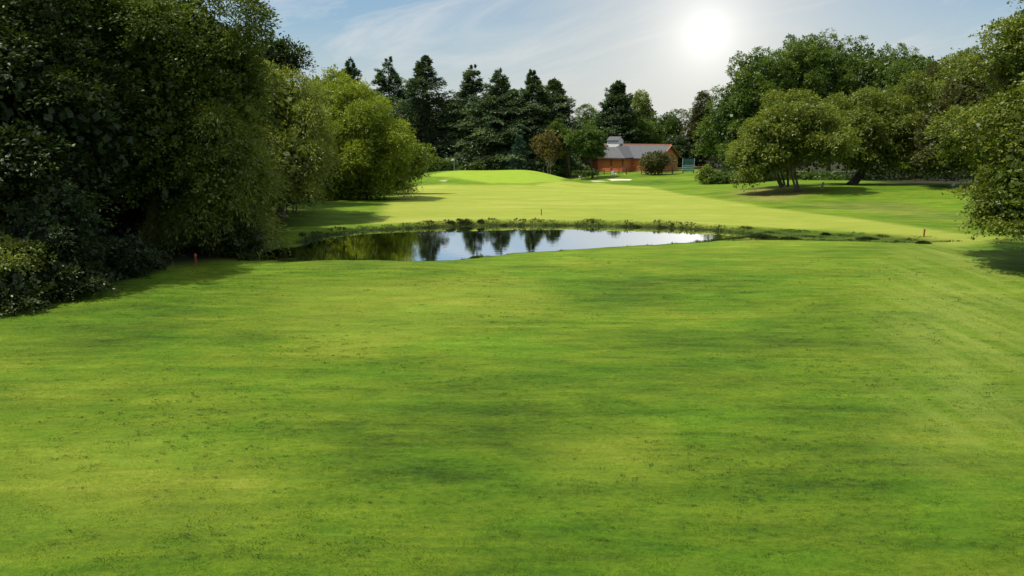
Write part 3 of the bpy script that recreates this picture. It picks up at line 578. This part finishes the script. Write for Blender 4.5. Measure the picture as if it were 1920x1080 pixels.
WHITE = plain('white_paint', (.8, .8, .78), .5, 4, .08); TERRA = plain('terracotta_ridge', (.40, .17, .10), .8, 3, .2); DARKW = plain('dark_wood', (.07, .035, .02), .7, 3, .4); BRICKD = plain('dark_brick', (.25, .06, .03), .85, 3, .25)
WOOD = plain('weathered_wood', (.20, .15, .10), .85, 4, .4); GLASS = plain('dark_glass', (.03, .04, .05), .1)
phi = R(36); L_, Wd = 27.0, 8.6; WH = 2.5; RH = 2.15
# local frame: x along the ridge to the right and nearer, y away from the front
cx, cy = gxy(1276, 150); cy = 143.0; cx = at(1270, 320, 143)[0]      # back corner of the right gable
ux = np.array([math.cos(phi), -math.sin(phi)]); uy = np.array([math.sin(phi), math.cos(phi)])
o2 = np.array([cx, cy]) - uy * Wd - ux * L_                     # local origin: front left corner
bz = tz(cx - 6, 136) ; bz = at(1200, 322, 136)[2]
bd = empty('brick_pavilion', (o2[0], o2[1], bz), -phi); tag(bd, 'long red brick building with a grey slate roof and a white roof lantern', 'building')
m = MB(); m.box(0, 0, -1.2, L_, Wd, WH); m.add([(0, 0, WH), (0, Wd, WH), (0, Wd / 2, WH + RH - .05)], [(0, 1, 2)]); m.add([(L_, 0, WH), (L_, Wd, WH), (L_, Wd / 2, WH + RH - .05)], [(0, 1, 2)])
m.build('wall', brick, bd)
WX0, WX1, WP = 15.9, 21.6, 3.4
m = MB(); m.box(WX0, -WP, -1.2, WX1, -.003, WH - .02); m.build('wing_wall', brick, bd)
for xx, yy in [(.2, 0), (3.2, 0), (6.2, 0), (9.2, 0), (12.2, 0), (WX0, -WP), (WX0 + 3.0, -WP), (WX1 - .3, -WP)]:
    m = MB(); m.box(xx, yy - .14, -1.2, xx + .32, yy - .004, WH - .12); m.build('pilaster', BRICKD, bd)
ov = .45; m = MB(); t_ = .12
def slab(P):
    P = [np.array(q, float) for q in P]; up = np.array([0, 0, t_]); k = len(P)
    m.add([*P, *[q + up for q in P]], [tuple(range(k - 1, -1, -1)), tuple(range(k, 2 * k)), *[(i, (i + 1) % k, (i + 1) % k + k, i + k) for i in range(k)]])
e = WH - ov * RH / (Wd / 2)
slab([(-ov, -ov, e), (L_ + ov, -ov, e), (L_ + ov, Wd / 2, WH + RH), (-ov, Wd / 2, WH + RH)])
slab([(L_ + ov, Wd + ov, e), (-ov, Wd + ov, e), (-ov, Wd / 2, WH + RH), (L_ + ov, Wd / 2, WH + RH)])
m.build('roof', slate, bd)
m = MB(); xm = (WX0 + WX1) / 2; wr = 1.9; e2 = WH - .12
slab([(WX0 - ov, -WP - ov, e2), (WX1 + ov, -WP - ov, e2), (xm, -WP + 2.6, WH + wr)])
yb = Wd / 2 * wr / RH
slab([(WX1 + ov, -WP - ov, e2), (WX1 + ov, .1, e2), (xm, yb, WH + wr), (xm, -WP + 2.6, WH + wr)])
slab([(WX0 - ov, .1, e2), (WX0 - ov, -WP - ov, e2), (xm, -WP + 2.6, WH + wr), (xm, yb, WH + wr)])
m.build('wing_roof', slate, bd)
m = MB(); m.box(-ov, Wd / 2 - .12, WH + RH + .08, L_ + ov, Wd / 2 + .12, WH + RH + .26); m.build('ridge_tiles', TERRA, bd)
m = MB(); m.tube([(L_ + ov + .03, -ov, e + .05), (L_ + ov + .03, Wd / 2, WH + RH + .08), (L_ + ov + .03, Wd + ov, e + .05)], [.11] * 3, 4); m.build('verge', TERRA, bd)
m = MB(); m.box(WX0 - ov - .1, -WP - ov - .12, e2 - .12, WX1 + ov + .1, -WP - ov - .01, e2 + .03); m.box(-ov, -ov - .12, e - .12, WX0 - ov - .2, -ov - .01, e + .03); m.build('gutter', DARKW, bd)
# roof lantern
cu = MB(); q0, q1, w2 = 14.4, 16.9, 1.0; zc = WH + RH - .9; cu.box(q0, Wd / 2 - w2, zc, q1, Wd / 2 + w2, zc + 1.75)
cu.add([(q1 + .004, Wd / 2 - w2, zc + 1.75), (q1 + .004, Wd / 2 + w2, zc + 1.75), (q1 + .004, Wd / 2, zc + 2.32), (q0 - .004, Wd / 2 - w2, zc + 1.75), (q0 - .004, Wd / 2 + w2, zc + 1.75), (q0 - .004, Wd / 2, zc + 2.32)], [(0, 1, 2), (3, 5, 4)])
lan = cu.build('roof_lantern', WHITE, bd)
m = MB(); slab([(q0 - .08, Wd / 2 - w2 - .2, zc + 1.68), (q1 + .08, Wd / 2 - w2 - .2, zc + 1.68), (q1 + .08, Wd / 2, zc + 2.40), (q0 - .08, Wd / 2, zc + 2.40)]); slab([(q1 + .08, Wd / 2 + w2 + .2, zc + 1.68), (q0 - .08, Wd / 2 + w2 + .2, zc + 1.68), (q0 - .08, Wd / 2, zc + 2.40), (q1 + .08, Wd / 2, zc + 2.40)])
m.build('lantern_roof', slate, lan)
m = MB(); m.box(L_ + .004, 6.8, 1.7, L_ + .12, 7.1, 2.0); m.build('alarm_box', WHITE, bd)
# ------------------------------------------------------------------ fence in front, teal screen, small things
def fence_run(name, label, pA, pB, D0, D1, n_, hgt, mat, thick=.06, rails=3):
    a = gxy(pA, D0); b = gxy(pB, D1); t = empty(name, (a[0], a[1], tz(*a))); tag(t, label, 'fence'); z0 = tz(*a)
    for k in range(n_ + 1):
        q = k / n_; X_ = a[0] + (b[0] - a[0]) * q; Y_ = a[1] + (b[1] - a[1]) * q; zz = tz(X_, Y_) - z0
        mm_ = MB(); mm_.box(X_ - a[0] - thick, Y_ - a[1] - thick, zz - .2, X_ - a[0] + thick, Y_ - a[1] + thick, zz + hgt + .08); mm_.build('post', mat, t)
    for r_ in range(rails):
        mm_ = MB()
        for k in range(n_):
            P = []
            for q in (k / n_, (k + 1) / n_):
                X_ = a[0] + (b[0] - a[0]) * q; Y_ = a[1] + (b[1] - a[1]) * q; P.append((X_ - a[0], Y_ - a[1] - thick - .025, tz(X_, Y_) - z0 + hgt * (r_ + .75) / rails))
            mm_.tube(P, [.045, .045], 4)
        mm_.build('rail', mat, t)
fence_run('rail_fence', 'brown post and rail fence in front of the brick building', 1062, 1172, 129, 129, 8, .95, DARKW)
fence_run('rail_fence', 'weathered rail fence with thick posts left of the right-hand hedge', 1200, 1316, 131, 127, 6, 1.1, WOOD, .09)
TEAL = plain('teal_mesh', (.03, .10, .11), .5, 1.2, .3); PALE = plain('pale_frame', (.35, .45, .43), .5)
a = gxy(1276, 133); ts = empty('mesh_screen', (a[0], a[1], tz(*a))); tag(ts, 'pale teal mesh screen on posts beside the brick gable', 'screen')
m = MB(); m.box(0, 0, .1, 2.0, .05, 1.15); m.build('lower_panel', plain('pale_teal_mesh', (.13, .34, .37), .5, 1.2, .3), ts); m = MB(); m.box(0, 0, 1.3, 2.0, .05, 2.4); m.build('upper_panel', TEAL, ts)
m = MB()
for xx in (-.08, 2.0): m.box(xx, -.08, -.2, xx + .08, .08, 2.45)
m.box(-.08, -.07, 1.17, 2.08, .06, 1.28); m.build('frame', PALE, ts)
# flag on the putting green
RED = plain('red_paint', (.30, .05, .03), .6); CLOTH = plain('white_cloth', (.6, .6, .58), .8)
fp = np.array([*gxy(853, 116)]); fz = tz(*fp); fl = empty('golf_flag', (fp[0], fp[1], fz)); tag(fl, 'white flag on a thin pin at the back of the putting green', 'golf flag')
m = MB(); m.tube([(0, 0, -.1), (0, 0, 1.9)], [.018, .014], 6); m.build('pin', WHITE, fl)
nx_, nz_ = 8, 4; V_ = [(-.02 - .42 * i_ / nx_, .06 * math.sin(i_ * 1.1), 1.88 - .30 * j_ / nz_ - .10 * (i_ / nx_) ** 2) for j_ in range(nz_ + 1) for i_ in range(nx_ + 1)]
V_ = V_ + [(a_, b_ + .012, c_) for a_, b_, c_ in V_]; Q = (nx_ + 1) * (nz_ + 1)
F_ = []
for j_ in range(nz_):
    for i_ in range(nx_):
        b_ = j_ * (nx_ + 1) + i_; F_ += [(b_, b_ + 1, b_ + nx_ + 2, b_ + nx_ + 1), (Q + b_, Q + b_ + nx_ + 1, Q + b_ + nx_ + 2, Q + b_ + 1)]
npmesh('flag', V_, F_, CLOTH, fl)
# red stakes around the pond
for (px, py, h, lab) in [(1015, 404, .42, 'red hazard stake on the fairway beyond the middle of the pond'), (1732, 444, .42, 'red hazard stake at the right end of the reedy ditch'), (368, 497, .48, 'red hazard stake in the dark under the left trees')]:
    q = ground(px, py); st = empty('hazard_stake', q); tag(st, lab, 'stake', 'red stakes around the pond')
    m = MB(); m.box(-.03, -.03, -.1, .03, .03, h); m.add([(-.035, -.035, h), (.035, -.035, h), (.035, .035, h), (-.035, .035, h), (0, 0, h + .04)], [(0, 1, 4), (1, 2, 4), (2, 3, 4), (3, 0, 4)]); m.build('post', RED, st)
    m = MB(); m.box(-.04, -.04, h - .10, .04, .04, h - .02); m.build('band', plain('stake_band', (.42, .12, .06), .6), st)
# tee markers, seat, posts
def disc_marker(px, py, col, lab):
    q = ground(px, py); m = MB(); m.tube([(0, 0, -.02), (0, 0, .05), (0, 0, .14), (0, 0, .2)], [.10, .13, .11, .03], 10)
    o = m.build('tee_marker', plain('marker_paint', col, .5), None, True); o.location = q; tag(o, lab, 'tee marker', 'tee markers in front of the building')
disc_marker(1155, 327, (.8, .8, .75), 'white tee marker on the grass before the rail fence'); disc_marker(1171, 328, (.8, .65, .1), 'yellow tee marker right of the white one')
for px, D, lab in [(1148, 123.5, 'white garden chair behind the brown fence, left of the small bronze-green tree'), (1088, 123.5, 'white garden chair behind the brown fence under the dark round tree')]:
    q = gxy(px, D); t = empty('garden_chair', (q[0], q[1], tz(*q)), .4); tag(t, lab, 'chair', 'white chairs behind the fence')
    m = MB(); m.box(-.25, -.25, .40, .25, .25, .45); m.build('seat', WHITE, t)
    m = MB(); m.add([(-.25, .22, .45), (.25, .22, .45), (.25, .36, .98), (-.25, .36, .98), (-.25, .26, .45), (.25, .26, .45), (.25, .40, .98), (-.25, .40, .98)], [(0, 1, 2, 3), (4, 7, 6, 5), (0, 4, 5, 1), (2, 6, 7, 3), (1, 5, 6, 2), (0, 3, 7, 4)]); m.build('backrest', WHITE, t)
    for sx in (-.22, .22):
        for sy in (-.22, .22):
            m = MB(); m.tube([(sx * 1.15, sy * 1.15, 0), (sx, sy, .4)], [.022, .025], 6); m.build('leg', WHITE, t)
for px, py, h, wd, mt, lab in [(1540, 357, .75, .09, WOOD, 'short leaning marker post on the grass between the hawthorn trunks'), (1787, 349, .35, .14, WHITE, 'small white sign block at the grass edge by the near right-hand tree')]:
    q = ground(px, py); m = MB(); m.box(-wd, -wd * .4, -.1, wd, wd * .4, h); m.box(-wd * 1.1, -wd * .5, h, wd * 1.1, wd * .5, h + .04); o = m.build('marker_post', mt); o.location = q; o.rotation_euler = (0, .18, .2); tag(o, lab, 'post')

# ------------------------------------------------------------------ waterside growth
rng = np.random.default_rng(77)
def blades(P, h, w, name, mat, label, cat, lean=.45, tint=(.3, .25), kind='stuff', parent=None, origin=(0, 0, 0), group=None):
    n = len(P); a = rng.uniform(0, 6.283, n); D = np.stack([np.cos(a) * lean, np.sin(a) * lean, np.ones(n)], 1) + rng.normal(size=(n, 3)) * .12
    Nn = np.stack([np.sin(a), -np.cos(a), np.zeros(n)], 1) + rng.normal(size=(n, 3)) * .4
    V, Fq = leaf_quads(P, D, Nn, h, w)
    o = npmesh(name, V - np.asarray(origin), Fq, mat, parent, {'tint': ('FACE', np.clip(tint[0] + rng.normal(0, tint[1], n), 0, 1))})
    if kind: tag(o, label, cat, kind=kind)
    return o
L_reed = leafmat('reed_blades', (.022, .045, .006), (.065, .10, .012), (.15, .19, .03), .25, .03)
L_rush = leafmat('rush_blades', (.016, .028, .005), (.035, .055, .010), (.08, .11, .018), .15, .03)
L_turf = leafmat('turf_blades', (.045, .10, .004), (.095, .185, .007), (.19, .28, .016), .3, .02)
pts = []; n0 = 130000
X_ = rng.uniform(-18, 24, n0); Y_ = rng.uniform(30, 56, n0); s_ = sdist(X_, Y_, POND); sm = sdist(X_, Y_, MARSH); farb = Y_ > np.interp(X_, [-25, 0, 12, 20], [40, 39.5, 40, 41.5])
patch = .5 + .5 * np.sin(X_ * 2.3 + 1.3 * np.sin(X_ * .9)) * np.sin(Y_ * 3.1 + X_ * .7)
k1 = farb & (s_ > -.05) & (s_ < .32 + .25 * patch); k2 = (~farb) & (s_ > .25) & (s_ < .55) & (patch > .55) & (rng.random(n0) < .25); k3 = (sm < .3) & (s_ > .05) & (rng.random(n0) < (.15 + .7 * patch) * np.interp(X_, [12, 24], [1, .45]))
kk = k1 | k2 | k3; X_, Y_ = X_[kk], Y_[kk]; Z_ = terrain(X_, Y_)
X3 = np.repeat(X_, 5) + rng.normal(0, .07, len(X_) * 5); Y3 = np.repeat(Y_, 5) + rng.normal(0, .07, len(X_) * 5); Z3 = np.repeat(Z_, 5) - .02
hh = np.repeat(rng.uniform(.05, .14, len(X_)) * np.where(k1[kk] & ~k3[kk], .75 + .75 * patch[kk], .45 + 1.1 * patch[kk] ** 2) * np.where(k3[kk], .75, 1), 5) * rng.uniform(.6, 1.2, len(X3))
blades(np.stack([X3, Y3, Z3], 1), hh, hh * .16 + .014, 'waterside_grass', L_reed, 'rough grass and reeds fringing the pond and filling the ditch at its right end', 'reeds', tint=(np.repeat(np.where(k1[kk] & ~k3[kk], .02, .34), 5), .18))
for k_, (px, py, hgt, wd, lab) in enumerate([
    (845, 421, .30, .5, 'dark rush clump on the far bank left of the tall reflections'), (872, 422, .45, .7, 'largest rush clump on the far bank of the pond'), (901, 418, .40, .35, 'round tuft standing up on the far bank right of the largest clump'),
    (800, 428, .25, .6, 'low dark clump at the far waterline under the round bush'), (945, 423, .22, .5, 'small dark clump at the middle of the far bank'), (1195, 426, .28, .7, 'dark clump at the right part of the far waterline'), (1240, 427, .28, .6, 'dark clump beside the end of the bright water'),
    (1430, 446, .38, 1.2, 'broad dark rush clump just right of the open water'), (1480, 449, .34, 1.0, 'second broad dark clump along the ditch'), (1548, 441, .38, .45, 'round dark tussock on the far side of the ditch'), (1625, 449, .34, .9, 'dark clump two thirds along the ditch'), (1731, 457, .36, .6, 'dark clump at the foot of the right-hand red stake'),
    (893, 484, .25, .5, 'little grass tuft on the near bank where the pond narrows'), (545, 490, .30, .9, 'grass tuft on the near bank beside the dark left water')]):
    q = ground(px, py); n_ = int(600 * wd / .5); P = np.stack([np.clip(rng.normal(0, wd * .34, n_), -wd * .6, wd * .6), np.clip(rng.normal(0, wd * .13, n_), -wd * .25, wd * .25), np.full(n_, -.03)], 1)
    h_ = hgt * .62 * rng.uniform(.5, 1.1, n_) * (.4 + .6 * np.exp(-(P[:, 0] / (wd * .5)) ** 2))
    o = blades(P, h_, h_ * .14 + .016, 'rush_clump', L_rush if px != 893 and px != 545 else L_reed, None, None, lean=.6, kind=None); o.location = q; tag(o, lab, 'rushes', 'clumps around the pond')
# ------------------------------------------------------------------ turf blades and clippings on the near lawn
n0 = 260000; u_ = rng.random(n0) ** 1.35; Y_ = 8.0 * (34 / 8.0) ** u_; X_ = (rng.random(n0) - .5) * 2 * (Y_ * .72 + 1)
Z_ = terrain_base(X_, Y_); clump = np.sin(X_ * 5.1 + 2 * np.sin(Y_ * 1.9)) * np.sin(Y_ * 6.3 + X_)
ok_ = (sdist(X_[:1], Y_[:1], POND)[0] < 1e9) & (Y_ < 31); X_, Y_, Z_, clump = X_[ok_], Y_[ok_], Z_[ok_], clump[ok_]
h_ = rng.uniform(.008, .020, len(X_)) * (1 + .35 * clump) * (.8 + Y_ / 40)
lg = blades(np.stack([X_, Y_, Z_ - .006], 1), h_, .007 + .0007 * Y_ + 0 * h_, 'lawn_grass', L_turf, 'short mown grass covering the wide foreground lawn', 'grass', lean=.9, tint=(.42, .22))
for an, LP_ in (('dark', DARKP), ('yell', YELLP)):
    a_ = lg.data.attributes.new(an, 'FLOAT', 'FACE'); a_.data.foreach_set('value', blots(LP_, X_, Y_).astype(np.float32))
lm, nt, out = newmat('lawn_blades'); A = lambda n: N(nt, 'ShaderNodeAttribute', attribute_name=n).outputs['Fac']
c = turf_colour(nt, A('dark'), A('yell'))[0]
c = mix(nt, 1.0, c, ramp(nt, A('tint'), [(0, (.88, .93, .85)), (1, (1.15, 1.1, 1.2))]), 'MULTIPLY')
d = N(nt, 'ShaderNodeBsdfDiffuse'); nt.links.new(c, d.inputs[0]); t_ = N(nt, 'ShaderNodeBsdfTranslucent'); nt.links.new(c, t_.inputs[0])
m1 = N(nt, 'ShaderNodeMixShader', Fac=.4); nt.links.new(d.outputs[0], m1.inputs[1]); nt.links.new(t_.outputs[0], m1.inputs[2]); nt.links.new(m1.outputs[0], out.inputs[0])
lg.data.materials[0] = lm
L_clip = leafmat('clippings', (.016, .035, .004), (.032, .065, .006), (.06, .11, .010), .1, .02)
nc = 1300; u_ = rng.random(nc * 4); Y_ = 9 * (34 / 9.) ** u_; X_ = (rng.random(nc * 4) - .5) * 2 * (Y_ * .7)
dens = .5 + .5 * np.sin(X_ * .55 + 1.5 * np.sin(Y_ * .35) + .4) * np.sin(Y_ * .62 + X_ * .11); ok_ = rng.random(nc * 4) < dens ** 2.2; X_, Y_ = X_[ok_][:nc], Y_[ok_][:nc]
m_ = 12; sz = np.repeat(rng.uniform(.02, .07, len(X_)) * rng.choice([.6, .8, 1, 1.9], len(X_)), m_) * (.5 + np.repeat(Y_, m_) / 25); X3 = np.repeat(X_, m_) + rng.normal(0, 1.5, len(X_) * m_) * sz; Y3 = np.repeat(Y_, m_) + rng.normal(0, .4, len(X_) * m_) * sz; Z3 = terrain_base(X3, Y3)
n_ = len(X3); Dv = rng.normal(size=(n_, 3)) * [1, 1, .25]; Dv[:, 2] = np.abs(Dv[:, 2]); Ln = np.full(n_, .022) * (.7 + Y3 / 22) * rng.uniform(.6, 1.4, n_)
V, Fq = leaf_quads(np.stack([X3, Y3, Z3 + .018], 1), Dv, np.array([0, 0, 1.]) + rng.normal(size=(n_, 3)) * .5, Ln, Ln * .5)
co = npmesh('grass_clippings', V, Fq, L_clip, None, {'tint': ('FACE', np.clip(rng.normal(.4, .25, n_), 0, 1))}); tag(co, 'small dark clumps of mown clippings scattered over the lawn', 'clippings', kind='stuff')

# ------------------------------------------------------------------ render settings
vs = sc.view_settings; vs.view_transform = 'Standard'; vs.look = 'None'; vs.exposure = EXPO; vs.gamma = 1
cy_ = sc.cycles; cy_.max_bounces = 6; cy_.diffuse_bounces = 3; cy_.glossy_bounces = 3; cy_.transmission_bounces = 4; cy_.use_denoising = True; cy_.sample_clamp_indirect = 6
print('script time', time.time() - T0, 'tris', sum(len(o.data.polygons) for o in bpy.data.objects if o.type == 'MESH'))
